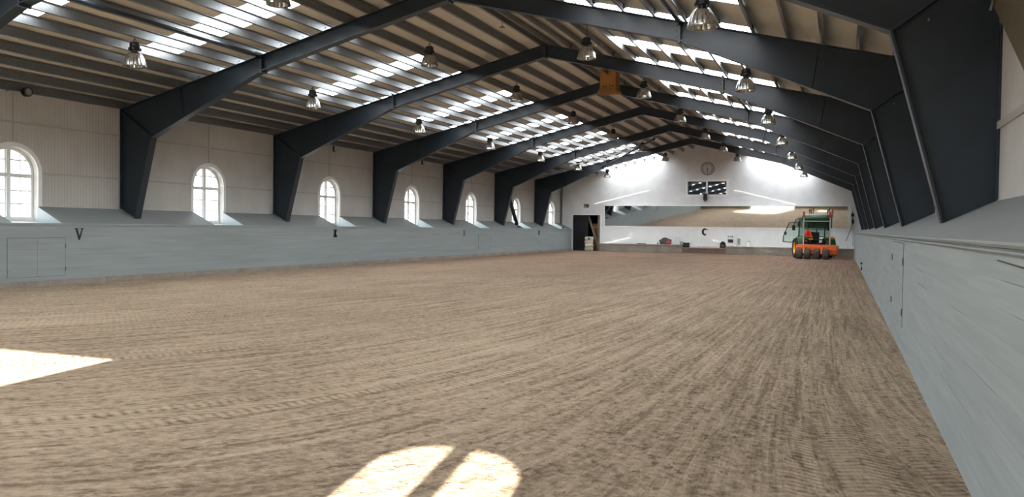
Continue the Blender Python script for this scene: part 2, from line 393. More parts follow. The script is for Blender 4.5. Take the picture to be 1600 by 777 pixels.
# kick walls with sloping ledges
def kick_left():
    mb = MB(); mb.add([(XL, YN, 0), (XL, YF, 0), (XL, YF, KT), (XL, YN, KT)], [(0, 1, 2, 3)])
    mb.box((XL-0.02, YN, KT-0.045), (XL+0.018, YF, KT+0.008))
    return mb.build('baseboard_left', 'kick')
structure(kick_left(), 'grey painted plank kick wall below the arched windows')
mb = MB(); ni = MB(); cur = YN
for c in WIN_C:
    a, b = c-HW, c+HW
    if a > cur: mb.add([(XL, cur, KT), (XL, a, KT), (XWL, a, RT), (XWL, cur, RT)], [(0, 1, 2, 3)])
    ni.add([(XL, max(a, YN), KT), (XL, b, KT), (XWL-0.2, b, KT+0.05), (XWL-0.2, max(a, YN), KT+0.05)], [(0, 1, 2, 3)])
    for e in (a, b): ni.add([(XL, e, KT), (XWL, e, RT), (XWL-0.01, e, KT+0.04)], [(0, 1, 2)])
    cur = b
mb.add([(XL, cur, KT), (XL, YF, KT), (XWL, YF, RT), (XWL, cur, RT)], [(0, 1, 2, 3)])
structure(mb.build('ledge_left', 'ramp'), 'sloping grey ledge cut away at each arched window')
structure(ni.build('trim_9', 'niche'), 'sills cut into the ledge below the arched windows, window light painted in')
mb = MB(); mb.add([(XR, YN, 0), (XR, YF, 0), (XR, YF, KT), (XR, YN, KT)], [(0, 1, 2, 3)])
structure(mb.build('baseboard_right', 'kick'), 'grey painted plank kick wall along the right-hand side')
mb = MB(); mb.add([(XR, YN, KT), (XR, YF, KT), (XWR, YF, RT), (XWR, YN, RT)], [(0, 1, 2, 3)])
mb.tube([(XR-0.005, YN, KT-0.012), (XR-0.005, YF, KT-0.012)], 0.022, 8); mb.tube([(XR-0.004, YN, KT-0.055), (XR-0.004, YF, KT-0.055)], 0.012, 6)
structure(mb.build('ledge_right', 'ramp', smooth=40), 'sloping grey ledge under the row of dark columns')
mb = MB()
for a, b in ((XL, -11.7), (-6.3, XR)): mb.box((a, YN, 0), (b, YN+0.15, KT))
structure(mb.build('baseboard_near', 'olive'), 'kick wall either side of the near doorway, shade painted in')  # shade on this kick wall is put into its dark colour
mb = MB(); y = YN
while y < YF:
    L = random.uniform(1.6, 3.2); mb.box((XL, y, 0), (XL+0.03+random.uniform(0, 0.012), min(y+L-0.015, YF), 0.145+random.uniform(-0.012, 0.012))); y += L
structure(mb.build('trim_3', 'concrete'), 'low concrete kerb under the grey kick wall')

# roof lining with skylight openings
SO0, SO1, SW = 2.97, 7.19, 1.05
STRIPS = []
for k in range(-2, 7):
    STRIPS += [(15.70+FS*k-0.0, k, 'mid'), (18.70+FS*k, k, 'frame')]
STRIPS = sorted(s for s in STRIPS if YN < s[0] and s[0]+SW < YF)
mb = MB()
for sgn in (-1, 1):
    P = lambda o, y: (XC+sgn*o, y, roof_z(o))
    def q(o0, o1, y0, y1): mb.add([P(o0, y0), P(o1, y0), P(o1, y1), P(o0, y1)], [(0, 1, 2, 3)])
    q(0, SO0, YN-0.3, YF+0.3); q(SO1, 11.1, YN-0.3, YF+0.3); cur = YN-0.3
    for y0, k, t in STRIPS:
        q(SO0, SO1, cur, y0); cur = y0+SW
    q(SO0, SO1, cur, YF+0.3)
structure(mb.build('ceiling', 'sheet'), 'beige pitched roof lining between the purlins')
for sgn, side in ((-1, 'left'), (1, 'right')):
    for y0, k, t in STRIPS:
        P = lambda o, y, d: (XC+sgn*o, y, roof_z(o)+d)
        o0, o1, y1 = SO0, SO1, y0+SW
        m_ = MB().add([P(o0, y0, .005), P(o1, y0, .005), P(o1, y1, .005), P(o0, y1, .005), P(o0, y0, .03), P(o1, y0, .03), P(o1, y1, .03), P(o0, y1, .03)], [(0,1,2,3),(4,5,6,7),(0,1,5,4),(1,2,6,5),(2,3,7,6),(3,0,4,7)])
        ob = m_.build('ceiling_skylight', 'sky')
        bay = int(math.floor((y0 - FY0 + 3)/FS)) if t == 'frame' else int(math.floor((y0-FY0)/FS))
        structure(ob, 'translucent daylit roof strip on the %s slope, %s' % (side, ('beside the %s frame' % ORD[max(0, bay)]) if t == 'frame' else ('mid-bay beyond the %s frame' % ORD[max(0, bay)])))

# ================================================================== WINDOWS
def window(name, c, fn, hw, sill, spr, rise, depth=0.20, label=None, thin=True, bars=True):
    root = empty(name, fn(c, sill, 0)); inv = Vector(fn(c, sill, 0))
    f0 = lambda s, z, n: tuple(Vector(fn(c+s, z, n)) - inv)
    def outline(g, zb):       # arch outline offset outward by g
        N = 20
        return [(-hw-g, zb)] + [(-(hw+g)*math.cos(PI*i/N), spr + (rise+g)*math.sin(PI*i/N)) for i in range(N+1)] + [(hw+g, zb)]
    zc = RT if fn is fnL else sill
    MB().ring(outline(0, zc), outline(0.115, zc), f0, -0.005, 0.03).build('casing', 'white', root)
    fr = MB(); fr.ring(outline(-0.07, sill), outline(0.0, sill), f0, -depth-0.03, -depth+0.04)
    fr.prism([(-hw, sill), (hw, sill), (hw, sill+0.10), (-hw, sill+0.10)], f0, -depth-0.03, -depth+0.05)
    tz = spr - 0.09
    if bars: fr.prism([(-hw+0.04, tz-0.05), (hw-0.04, tz-0.05), (hw-0.04, tz+0.05), (-hw+0.04, tz+0.05)], f0, -depth-0.03, -depth+0.05)
    fr.prism([(-0.05, sill+0.05), (0.05, sill+0.05), (0.05, spr+rise-0.03), (-0.05, spr+rise-0.03)], f0, -depth-0.025, -depth+0.045)
    for sg in (-1, 1):        # sash stiles beside the middle post
        fr.prism([(sg*0.05, sill+0.1), (sg*0.085, sill+0.1), (sg*0.085, spr+rise-0.06), (sg*0.05, spr+rise-0.06)], f0, -depth-0.02, -depth+0.015)
    fr.build('window_frame', 'white', root)
    mu = MB(); lo = sill+0.10; hi = tz-0.05
    hs = [lo + (hi-lo)*k/3 for k in (1, 2)] + [tz + 0.05 + (rise+0.04)*0.52]
    for z in (hs if bars else hs[:1]):
        w = hw-0.05 if z < spr else (hw-0.05)*math.sqrt(max(0, 1-((z-spr)/rise)**2))
        mu.prism([(-w, z-0.018), (w, z-0.018), (w, z+0.018), (-w, z+0.018)], f0, -depth-0.015, -depth+0.02)
    if thin:
        for sg in (-1, 1):
            s = sg*hw*0.5; zt = spr + rise*math.sqrt(1-0.25) - 0.05
            mu.prism([(s-0.012, lo), (s+0.012, lo), (s+0.012, zt), (s-0.012, zt)], f0, -depth-0.01, -depth+0.015)
    mu.build('muntin', 'white', root)
    g = outline(-0.03, sill+0.05); MB().add([f0(a, b, -depth) for a, b in g], [tuple(range(len(g)))]).build('pane', 'glass', root, recalc=False)
    return structure(root, label)
for i, c in enumerate(WIN_C):
    window('window_%d' % (i+1), c, fnL, HW, SILL, SPR, RISE, label='white arched window in the side wall, %s' % (('%s one in view, counted from the camera' % ORD[i-2]) if i >= 2 else 'out of view beside the camera'))
window('window_10', NW[0], fnN, NW[1], NW[2], NW[3], NW[4], label='arched window in the near end wall', thin=False, bars=False)

# ================================================================== STEEL FRAMES
OT, OF, OK, OS = 10.78, 10.20, 9.58, 5.66
ZK, ZS = 4.14, 5.83
def frame_half(root, sg):
    f = lambda o, z, t: (XC+sg*o, t, z)
    def flange(mb, pts, w=0.22, th=0.022):
        for (a, za), (b, zb) in zip(pts, pts[1:]):
            mb.bar((XC+sg*a, 0, za), (XC+sg*b, 0, zb), w, th, upv=(sg*(za-zb), 0, sg*sg*(b-a)) if abs(b-a) > 0.3*abs(zb-za) else (1, 0, 0))
    col = MB()
    col.prism([(OT, 2.045), (OF, 1.765), (OK, ZK), (OT, 4.99)], f, -0.008, 0.008)
    flange(col, [(OT-0.012, 2.05), (OT-0.012, 4.97)]); flange(col, [(OF, 1.77), (OK, ZK)], 0.24, 0.028)
    col.build('column', 'steel', root)
    ra = MB()
    ra.prism([(OK, ZK), (OS, ZS), (0, 7.24), (0, 7.63), (OT, 4.99)], f, -0.008, 0.008)
    flange(ra, [(OT, 4.985), (0, 7.625)]); flange(ra, [(OK-0.01, ZK), (OS, ZS), (0, 7.24)], 0.24, 0.028)
    ra.build('rafter', 'steel', root)
    k = MB(); k.bar((XC+sg*OT, 0, 4.97), (XC+sg*OK, 0, ZK), 0.20, 0.03, (0, 0, 1)); k.build('knee_stiffener', 'steel', root)
    zt = lambda o: 7.63-SL*o
    p = MB(); p.box((XC+sg*OS-0.03, -0.13, ZS-0.06), (XC+sg*OS+0.03, 0.13, zt(OS)+0.05))
    for z in (ZS+0.08, ZS+0.2, ZS+0.32): p.tube([(XC+sg*OS-0.06, -0.09, z), (XC+sg*OS+0.06, -0.09, z)], 0.016, 6)
    p.build('splice_plate', 'steel', root)
    s = MB(); s.bar((XC+sg*8.55, 0, zt(8.55)-0.02), (XC+sg*8.42, 0, ZK+(OK-8.42)*(ZS-ZK)/(OK-OS)+0.03), 0.10, 0.014, (1, 0, 0)); s.build('web_stiffener', 'steel', root)
    MB().lathe([(0.0, -0.02), (0.013, -0.02), (0.013, 0.02), (0, 0.02)], (XC+sg*10.0, 0, 4.25), 8, 'y').build('bolt', 'galv', root)
PUR = [0.12+0.708*k for k in range(15)] + [10.71]
proto = empty('portal_frame', (0, frame_y(0), 0))
frame_half(proto, -1); frame_half(proto, 1)
ap = MB(); ap.box((XC-0.02, -0.12, 7.18), (XC+0.02, 0.12, 7.65)); ap.build('apex_plate', 'steel', proto)
cl0 = None
for sg in (-1, 1):
    for o in PUR[1:]:
        if cl0 is None:
            c_ = MB(); c_.box((-0.006, -0.045, -0.01), (0.006, 0.045, 0.17)); c_.box((-0.05, -0.035, -0.005), (0.05, 0.035, 0.006)); c_.tube([(-0.02, 0, 0.1), (0.03, 0, 0.1)], 0.014, 6)
            cl0 = c_.build('purlin_cleat', 'steel', proto); cl = cl0
        else: cl = cl0.copy(); COL.objects.link(cl)
        cl.location = (XC+sg*(o+0.012), 0, 7.645-SL*o)
FRAME_SAY = ['nearest the camera, its knee filling the upper right corner', 'second from the camera', 'third from the camera', 'fourth from the camera, behind the tan duct', 'fifth from the camera', 'sixth from the camera, carrying the wall strut', 'seventh from the camera, nearest the far white wall']
for k in range(7):
    o = proto if k == 0 else copy_tree(proto)
    o.location = (0, frame_y(k), 0)
    tag(o, 'dark blue-grey steel portal frame, ' + FRAME_SAY[k], 'steel frame', 'portal frames across the hall')

# purlins: Z sections running the length of the hall
for sg, side in ((-1, 'window-side'), (1, 'far-from-windows')):
    for i, o in enumerate(PUR):
        mb = MB(); x = XC+sg*o; z0 = 7.630-SL*o; z1 = z0+0.20
        pr = [(0, 0), (sg*0.06, -0.012), (sg*0.06, 0.0), (sg*0.004, 0.014), (sg*0.004, 0.19), (-sg*0.06, 0.205), (-sg*0.06, 0.215), (0, 0.2)]
        mb.prism(pr, lambda a, b, t: (x+a, t, z0+b), YN, YF)
        ob = mb.build('roof_purlin', 'galv')
        tag(ob, 'galvanised steel purlin under the %s roof slope, %s below the ridge' % (side, ORD[i]), 'purlin', 'purlins under the roof')

# longitudinal ties and bracing tubes
def brace(name, p, q, r, label, cat='bracing tube', mat='steel'):
    mb = MB(); mb.tube([p, q], r, 10)
    o = mb.build(name, mat, smooth=40); d = (Vector(q)-Vector(p)).normalized()
    for e, s in ((p, 1), (q, -1)):
        b = MB(); e = Vector(e); b.bar(e - d*0.02*s, e + d*0.16*s, 0.02, r*3.2, (0, 0, 1)); b.build('end_plate', mat, o)
    return tag(o, label, cat)
zt = 7.63-SL*OS
brace('tie_tube', (XC-OS, frame_y(0)+0.15, zt-0.02), (XC-OS, frame_y(1)-0.16, zt-0.02), 0.05, 'dark tie tube along the roof between first and second frames, window side')
brace('tie_tube', (XC+OS, frame_y(0)+0.15, zt-0.02), (XC+OS, frame_y(1)-0.16, zt-0.02), 0.05, 'dark tie tube along the roof meeting the second frame beside the large lamp')
brace('tie_tube', (XC+OS, frame_y(2)+0.15, zt-0.02), (XC+OS, frame_y(3)-0.16, zt-0.02), 0.05, 'dark tie tube along the roof between third and fourth frames')
brace('brace_tube', (-10.04, frame_y(5)+0.16, 6.86), (-15.0, frame_y(6)-0.16, 5.75), 0.06, 'dark diagonal brace tube between the two furthest frames')
brace('brace_tube', (-16.0, frame_y(5)+3.0, 5.62), (-12.2, frame_y(5)+3.3, 6.55), 0.035, 'thin pale conduit sloping beside the diagonal brace', 'conduit', 'white')
brace('brace_tube', (-16.2, 58.85, 5.70), (-11.9, 58.85, 6.78), 0.045, 'pale tube sloping along the top of the far white wall', 'conduit', 'white')
# wall strut leaning on the ledge, left
mb = MB(); mb.bar((-18.93, 46.62, 3.38), (-19.35, 48.9, 1.86), 0.20, 0.16)
tag(mb.build('wall_strut', 'steel', bevel=0.01), 'black diagonal strut leaning from a column to the ledge before a window', 'strut')
mb = MB(); mb.bar((1.58, 10.95, 4.68), (1.58, 8.3, 3.14), 0.05, 0.60, (0, 0, 1))
ob = mb.build('wall_board', 'olive', bevel=0.008)
b = MB(); b.tube([(1.53, 10.62, 4.28), (1.52, 10.75, 4.20)], 0.015, 8); b.build('fixing_bolt', 'galv', ob)
tag(ob, 'olive brown sloping board on the wall in the upper right corner', 'board')

# ================================================================== LAMPS
def make_lamp():
    root = empty('high_bay_lamp')
    seg = 48
    wob = lambda k: 1.0 + (0.022 if k % 2 else -0.012)
    r = MB(); r.lathe([(0.075, 0.33), (0.10, 0.325), (0.15, 0.285), (0.19, 0.225), (0.22, 0.15), (0.24, 0.075), (0.255, 0.0)], seg=seg, wob=wob); r.lathe([(0.268, 0.012), (0.268, -0.012), (0.245, -0.012), (0.245, 0.012), (0.268, 0.012)], seg=32)
    sm = r.build('reflector', 'alu', root)
    g = MB(); g.lathe([(0.0, -0.006), (0.248, -0.006)], seg=32); g.build('cover_glass', 'lamp_glass', root)
    h = MB(); h.lathe([(0, 0.33), (0.065, 0.33), (0.07, 0.37), (0.12, 0.385), (0.125, 0.44), (0.105, 0.455), (0.115, 0.47), (0.115, 0.53), (0.09, 0.56), (0.03, 0.575), (0, 0.575)], seg=24)
    for a in range(8):
        c, s = math.cos(a*PI/4), math.sin(a*PI/4); h.bar((c*0.08, s*0.08, 0.40), (c*0.145, s*0.145, 0.40), 0.012, 0.06)
    h.build('ballast_housing', 'black', root, smooth=35)
    b = MB(); b.lathe([(0, 0.30), (0.03, 0.30), (0.045, 0.22), (0.04, 0.14), (0, 0.10)], seg=16); b.build('bulb', 'white', root, smooth=60)
    return root
lamp0 = make_lamp(); used = [False]
rows = [(-6.58, 5.36, range(0, 7), 'row nearest the windows'), (-2.43, 6.45, range(0, 7), 'row left of the ridge'), (2.44, 6.35, range(1, 7), 'row just past the ridge'), (6.70, 5.24, range(0, 7), 'row furthest from the windows')]
for off, z, ks, say in rows:
    for j, k in enumerate(ks):
        o = copy_tree(lamp0) if used[0] else lamp0; used[0] = True
        o.location = (XC+off, 14.76+FS*k, z)
        top = roof_z(off) - z
        w = MB(); w.tube([(0, 0, 0.57), (0, 0, top-0.0)], 0.008, 6); w.tube([(-0.05, 0, 0.60), (0, 0, 0.66), (0.05, 0, 0.60)], 0.008, 6)
        w.build('suspension_wire', 'black', o)
        if used[0] and len([c for c in o.children if c.name.startswith('suspension_wire')]) > 1:
            for c in [c for c in o.children if c.name.startswith('suspension_wire')][:-1]: bpy.data.objects.remove(c)
        tag(o, 'black and silver high-bay lamp, %s, %s from the camera' % (say, ORD[j]), 'lamp', 'hanging high-bay lamps')

# ================================================================== FAR END
# mirror: leaning slightly forward, bowed
def tilt(x):
    t = 0.0440 - 0.0050*min(1, max(0, (x+14.5)/4.0))
    return t + 0.0010*math.sin((x+9)*1.15) 
mb = MB(); NX = 120; x0, x1, z0, z1 = -16.36, 0.52, 1.88, 3.36
for i in range(NX+1):
    x = x0+(x1-x0)*i/NX; t = tilt(x)
    for z in (z0, z1): mb.v.append((x, YF-0.035-(z-z0)*math.tan(t), z))
mb.f = [(2*i, 2*i+2, 2*i+3, 2*i+1) for i in range(NX)]
root = empty('wall_mirror', (x0, YF, z0))
def sub(mbx, o): mbx.v = [tuple(Vector(v)-Vector(o.location)) for v in mbx.v]; return mbx
sub(mb, root).build('mirror_glass', 'mirror', root, smooth=60, recalc=False)
fr = MB(); fr.box((x0-0.06, YF-0.11, z1), (x1+0.06, YF, z1+0.09)); fr.box((x0-0.06, YF-0.10, z0-0.09), (x1+0.06, YF, z0)); fr.box((x0-0.06, YF-0.09, z0), (x0, YF, z1)); fr.box((x1, YF-0.09, z0), (x1+0.06, YF, z1))
sub(fr, root).build('mirror_frame', 'white', root)
tag(root, 'long mirror across the far wall above the white panels', 'mirror')
# white panels and cover strips below the mirror
mb = MB(); mb.box((-16.66, YF-0.05, 0.5), (0.79, YF, 1.80))
structure(mb.build('trim_4', 'white_panel'), 'white panel band under the long mirror')
mb = MB(); x = -15.70
while x < 0.7: mb.box((x-0.02, YF-0.066, 0.5), (x+0.02, YF-0.045, 1.80)); x += 1.135
structure(mb.build('trim_5', 'white'), 'white cover strips between the panels')
mb = MB(); mb.box((-16.62, YF-0.42, 0), (-10.52, YF, 0.56)); mb.box((-16.66, YF-0.46, 0.47), (-10.50, YF, 0.585))
mb.box((-7.50, YF-0.42, 0), (0.79, YF, 0.50)); mb.box((-7.50, YF-0.46, 0.43), (0.79, YF, 0.545))
structure(mb.build('trim_6', 'concrete', bevel=0.02), 'concrete kerb along the foot of the far wall')
mb = MB(); mb.box((-10.5, YF-0.45, 0.30), (-7.5, YF, 0.41)); mb.box((-10.5, YF-0.36, 0), (-7.5, YF, 0.30))
for k in range(14):
    x = -10.3+0.2*k; mb.box((x, YF-0.40-random.uniform(0, .05), 0.05+random.uniform(0, .1)), (x+random.uniform(.1, .2), YF-0.3, 0.2+random.uniform(0, .08)))
structure(mb.build('trim_7', 'rubble', bevel=0.02), 'lower broken section of the far kerb')

# clock
root = empty('wall_clock', (-8.91, YF, 6.02))
MB().lathe([(0.40, -0.03), (0.40, -0.09), (0.47, -0.09), (0.48, -0.05), (0.48, 0.0)], seg=40, ax='y').build('clock_rim', 'rim', root, smooth=40)
MB().lathe([(0.0, -0.06), (0.41, -0.06)], seg=40, ax='y').build('clock_dial', 'dial', root)
mb = MB()
for k in range(12):
    a = k*PI/6; s, c = math.sin(a), math.cos(a); MB().bar((s*0.29, -0.066, c*0.29), (s*0.36, -0.066, c*0.36), 0.012, 0.055, (c, 0, -s)).build('hour_mark', 'black', root)
MB().bar((0, -0.074, 0.05), (-0.03, -0.074, -0.20), 0.008, 0.035, (1, 0, 0)).build('hour_hand', 'black', root)
MB().bar((0, -0.080, 0.06), (0.005, -0.080, -0.31), 0.008, 0.022, (1, 0, 0)).build('minute_hand', 'black', root)
tag(root, 'round grey wall clock high on the far white wall', 'clock')
# gallery window and the dark room behind it
root = empty('window_11', (-8.94, YF, 4.19))
fr = MB(); fr.ring([(-1.35, 0), (1.35, 0), (1.35, 0.93), (-1.35, 0.93)], [(-1.50, -0.14), (1.50, -0.14), (1.50, 1.05), (-1.50, 1.05)], lambda a, b, n: (a, -n, b), 0, 0.04, True)
fr.box((-0.055, -0.035, 0), (0.055, 0.08, 0.93)); fr.build('window_frame', 'white', root)
for s in (-1, 1):
    MB().add([(s*0.03, 0.06, 0), (s*1.35, 0.06, 0), (s*1.35, 0.06, 0.93), (s*0.03, 0.06, 0.93)], [(0, 1, 2, 3)]).build('pane', 'dark_glass', root, recalc=False)
structure(root, 'dark two-pane gallery window in the far wall')
def dark_room(name, a, b):
    mb = MB().box(a, b); mb.f = [f for i, f in enumerate(mb.f) if i != 2]
    return structure(mb.build(name, 'room', recalc=False), 'dark room behind the far wall')
dark_room('wall_gallery', (-10.6, YF+0.3, 3.6), (-7.3, YF+3.3, 5.8)); dark_room('wall_passage', (-19.2, YF+0.3, -0.02), (-16.3, YF+4, 2.9))
# black pointed box below the gallery window
mb = MB(); mb.prism([(-0.13, 0.05), (0.13, 0.05), (0.13, -0.36), (0.0, -0.52), (-0.13, -0.36)], lambda a, b, t: (a, t, b), -0.20, -0.02)
ob = mb.build('speaker_box', 'black', bevel=0.015); ob.location = (-9.02, YF, 4.19)
b = MB(); b.box((-0.09, -0.215, -0.30), (0.09, -0.20, -0.02)); b.build('speaker_grille', 'cloth_black', ob)
tag(ob, 'black pointed speaker box below the gallery window', 'speaker')
# sign above the doorway
ob = MB().box((-0.18, -0.07, -0.12), (0.18, 0, 0.12)).build('exit_sign', 'sign', bevel=0.008); ob.location = (-17.8, YF, 3.36)
b = MB(); b.box((-0.14, -0.076, -0.09), (-0.04, -0.069, 0.04)); b.box((0.0, -0.076, -0.09), (0.14, -0.069, -0.02)); b.build('sign_mark', 'signlight', ob)
tag(ob, 'small dark green sign above the dark doorway', 'sign')
# doorway: dark leaf, trim, posts
root = empty('door_1', (-18.87, YF, 0))
MB().box((0.02, 0.10, 0), (1.18, 0.16, 2.66)).build('door_leaf', 'room', root, bevel=0.006)
fr = MB(); fr.box((-0.06, -0.02, 0), (0.0, 0.05, 2.74)); fr.box((2.14, -0.03, 0.5), (2.24, 0.05, 2.74)); fr.box((-0.06, -0.02, 2.68), (2.24, 0.05, 2.74)); fr.build('door_frame', 'white', root)
MB().box((1.96, 0.02, 0), (2.10, 0.16, 2.66)).build('door_post', 'grey_wood', root)
structure(root, 'dark doorway with closed leaf in the far corner')
mb = MB(); mb.bar((-17.72, YF+0.30, 2.62), (-16.93, YF+0.14, 0.45), 0.06, 0.16, (1, 0, 0))
tag(mb.build('leaning_plank', 'grey_wood', bevel=0.006), 'grey timber plank leaning diagonally in the dark doorway', 'plank')
mb = MB(); mb.box((-17.5, YF+0.8, 0.02), (-16.85, YF+0.86, 2.05)); mb.box((-17.5, YF+0.78, 1.0), (-16.85, YF+0.80, 1.1))
tag(mb.build('wooden_board', 'wood'), 'brown wooden board standing inside the dark doorway', 'board')
root = empty('sack_stack', (-17.48, YF-0.28, 0))
for k, (h, dx) in enumerate(((0, 0), (0.27, .02), (0.53, -.02), (0.79, .01))):
    MB().rbox((-0.29+dx, -0.22, h), (0.29+dx, 0.22, h+0.265), 0.07).build('sack', 'cream', root, smooth=60)
b = MB(); b.rbox((-0.02, -0.235, 0.84), (0.13, -0.19, 1.0), 0.02); b.build('dark_patch', 'grey_cloth', root)
tag(root, 'pale upright stack of sacks in the doorway', 'sacks')
# dark downpipe in the far corner
mb = MB(); mb.tube([(XWL+0.1, YF-0.08, 2.0), (XWL+0.1, YF-0.08, 5.05)], 0.055, 12)
for z in (2.6, 3.7, 4.7): mb.lathe([(0.055, -0.03), (0.07, -0.03), (0.07, 0.03), (0.055, 0.03)], (XWL+0.1, YF-0.08, z), 12)
tag(mb.build('downpipe', M['grey_wood'], smooth=40), 'brown downpipe in the far corner beside the doorway', 'pipe')

# things on the far kerb
KZ, KY = 0.585, YF-0.26
def blob(name, c, r, mat, seed, parent=None, sub_=3, amp=0.18, flat=True):
    bm = bmesh.new(); bmesh.ops.create_icosphere(bm, subdivisions=sub_, radius=1); rnd = random.Random(seed)
    ph = [rnd.uniform(0, 6) for _ in range(6)]
    for v in bm.verts:
        p = v.co; k = 1 + amp*(math.sin(3*p.x+ph[0])*math.sin(4*p.y+ph[1]) + 0.6*math.sin(7*p.z+ph[2]+3*p.x))
        v.co = Vector((p.x*r[0]*k, p.y*r[1]*k, p.z*r[2]*k))
        if flat and v.co.z < -r[2]*0.72: v.co.z = -r[2]*0.72
    mb = MB(); bm.verts.index_update(); mb.add([v.co + Vector(c) for v in bm.verts], [[v.index for v in f.verts] for f in bm.faces]); bm.free()
    return mb.build(name, mat, parent, smooth=60)
root = empty('holdall_bag', (-11.78, KY, KZ))
blob('bag_body', (0, 0, 0.20), (0.42, 0.17, 0.27), 'grey_cloth', 3, root)
blob('red_jacket', (0.22, -0.10, 0.12), (0.20, 0.12, 0.16), 'red_cloth', 5, root)
mb = MB(); mb.tube([(-0.25, -0.1, 0.33), (-0.1, -0.12, 0.47), (0.12, -0.12, 0.47), (0.22, -0.1, 0.34)], 0.018, 8); mb.build('carry_handle', 'cloth_black', root, smooth=60)
tag(root, 'grey holdall with red cloth on the far kerb', 'bag')
root = empty('bottle', (-12.33, KY, KZ)); MB().lathe([(0, 0), (0.04, 0), (0.04, 0.12), (0.018, 0.16), (0.018, 0.19), (0, 0.19)], seg=14).build('bottle_body', 'grey_cloth', root, smooth=40); MB().lathe([(0, 0.19), (0.022, 0.19), (0.022, 0.22), (0, 0.22)], seg=12).build('bottle_cap', 'white', root)
tag(root, 'small dark bottle beside the grey holdall', 'bottle')
root = empty('plastic_trolley', (-10.88, KY, KZ))
mb = MB()
for x in (-0.12, 0.0, 0.12): mb.rbox((x-0.035, -0.04, 0.0), (x+0.035, 0.04, 0.56), 0.02, 2)
mb.build('upright', 'white', root, smooth=60)
mb = MB(); mb.rbox((-0.17, -0.06, 0.54), (0.17, 0.06, 0.62), 0.025, 2); mb.rbox((-0.09, -0.05, 0.60), (0.09, 0.05, 0.67), 0.02, 2); mb.build('top_rail', 'white', root, smooth=60)
tag(root, 'white slatted plastic stand between holdall and black box', 'stand')
ob = MB()
for k in range(5):
    ob.tube([(0.10*math.cos(a*PI/10), 0.025*k-0.05, 0.12+0.10*math.sin(a*PI/10)) for a in range(21)], 0.02, 6, False)
ob = ob.build('hose_coil', 'grey_cloth', smooth=60); ob.location = (-10.60, KY, KZ); tag(ob, 'grey coiled hose on the kerb beside the white stand', 'hose')
root = empty('storage_box', (-10.27, YF-0.24, 0.41)); MB().rbox((-0.2, -0.13, 0), (0.2, 0.13, 0.29), 0.02).build('box_body', 'black', root, smooth=60); MB().rbox((-0.215, -0.145, 0.25), (0.215, 0.145, 0.33), 0.02).build('lid', 'cloth_black', root, smooth=60)
tag(root, 'black lidded box on the lower part of the kerb', 'box')
root = empty('rucksack', (-7.72, YF-0.24, 0.41)); blob('rucksack_body', (0, 0, 0.19), (0.21, 0.14, 0.25), 'cloth_black', 9, root); mb = MB(); mb.tube([(-0.08, -0.1, 0.36), (0, -0.12, 0.46), (0.08, -0.1, 0.36)], 0.014, 8); mb.build('handle', 'cloth_black', root); blob('pocket', (0.02, -0.13, 0.13), (0.12, 0.05, 0.12), 'grey_cloth', 4, root)
tag(root, 'black rucksack at the end of the lower kerb', 'bag')
root = empty('coffee_machine', (-7.18, KY, 0.545))
mb = MB(); mb.rbox((-0.25, -0.16, 0.0), (0.22, 0.16, 0.16), 0.02); mb.rbox((-0.25, -0.02, 0.14), (0.22, 0.16, 0.52), 0.02); mb.rbox((-0.25, -0.17, 0.48), (0.22, 0.16, 0.62), 0.02); mb.build('housing', 'white', root, smooth=60)
MB().rbox((-0.19, -0.10, 0.26), (0.16, -0.015, 0.49), 0.02).build('brewing_head', 'black', root, smooth=60)
mb = MB()
for x in (-0.17, 0.0, 0.12): mb.lathe([(0, 0.62), (0.045, 0.62), (0.05, 0.74), (0.043, 0.74), (0.0, 0.63)], (x, 0, 0), 14)
mb.build('cup', 'rim', root, smooth=40)
tag(root, 'white coffee machine with black front on the kerb', 'coffee machine')
root = empty('water_dispenser', (-6.62, KY, 0.545)); MB().rbox((-0.14, -0.12, 0), (0.14, 0.12, 0.62), 0.02).build('dispenser_body', 'white_panel', root, smooth=60); MB().rbox((-0.16, -0.14, 0.60), (0.16, 0.14, 0.68), 0.02).build('lid', 'white', root, smooth=60); MB().rbox((-0.10, -0.13, 0.12), (0.10, -0.115, 0.55), 0.006).build('front_panel', 'rim', root)
tag(root, 'tall white dispenser beside the coffee machine', 'dispenser')
root = empty('water_canister', (-5.96, KY, 0.545)); MB().lathe([(0, 0), (0.13, 0), (0.14, 0.03), (0.14, 0.27), (0.10, 0.33), (0, 0.33)], seg=20).build('canister_body', 'white_panel', root, smooth=40); MB().lathe([(0, 0.33), (0.06, 0.33), (0.06, 0.38), (0, 0.38)], seg=16).build('cap', 'rim', root)
tag(root, 'short white canister alone on the kerb', 'canister')
ob = MB().rbox((-0.35, -0.06, 0), (0.3, 0.06, 0.05), 0.015).build('flat_tool', 'cloth_black', smooth=60); ob.location = (-13.5, KY, KZ); tag(ob, 'flat black tool lying on the kerb near the doorway', 'tool')
# hanging straps in the far right corner
root = empty('rope_tackle', (0.665, YF-0.16, 2.9))
MB().box((-0.03, 0.02, 0.04), (0.03, 0.155, 0.14)).build('wall_bracket', 'galv', root)
blob('rope_knot', (0, 0, -0.12), (0.11, 0.07, 0.14), 'cloth_black', 2, root, 2); blob('rope_knot', (0.02, 0, -0.55), (0.09, 0.06, 0.20), 'cloth_black', 6, root, 2)
mb = MB(); mb.tube([(0, 0.02, 0.1), (0, 0, 0.1), (0.0, -0.02, -0.7), (-0.15, -0.04, -1.2), (-0.38, -0.06, -1.85)], 0.018, 8); mb.tube([(0.03, 0, -0.4), (0.05, 0, -1.2), (0.06, 0, -2.2)], 0.014, 8); mb.build('rope', 'cloth_black', root, smooth=60)
tag(root, 'black knotted ropes hanging in the corner beyond the tractor', 'ropes')

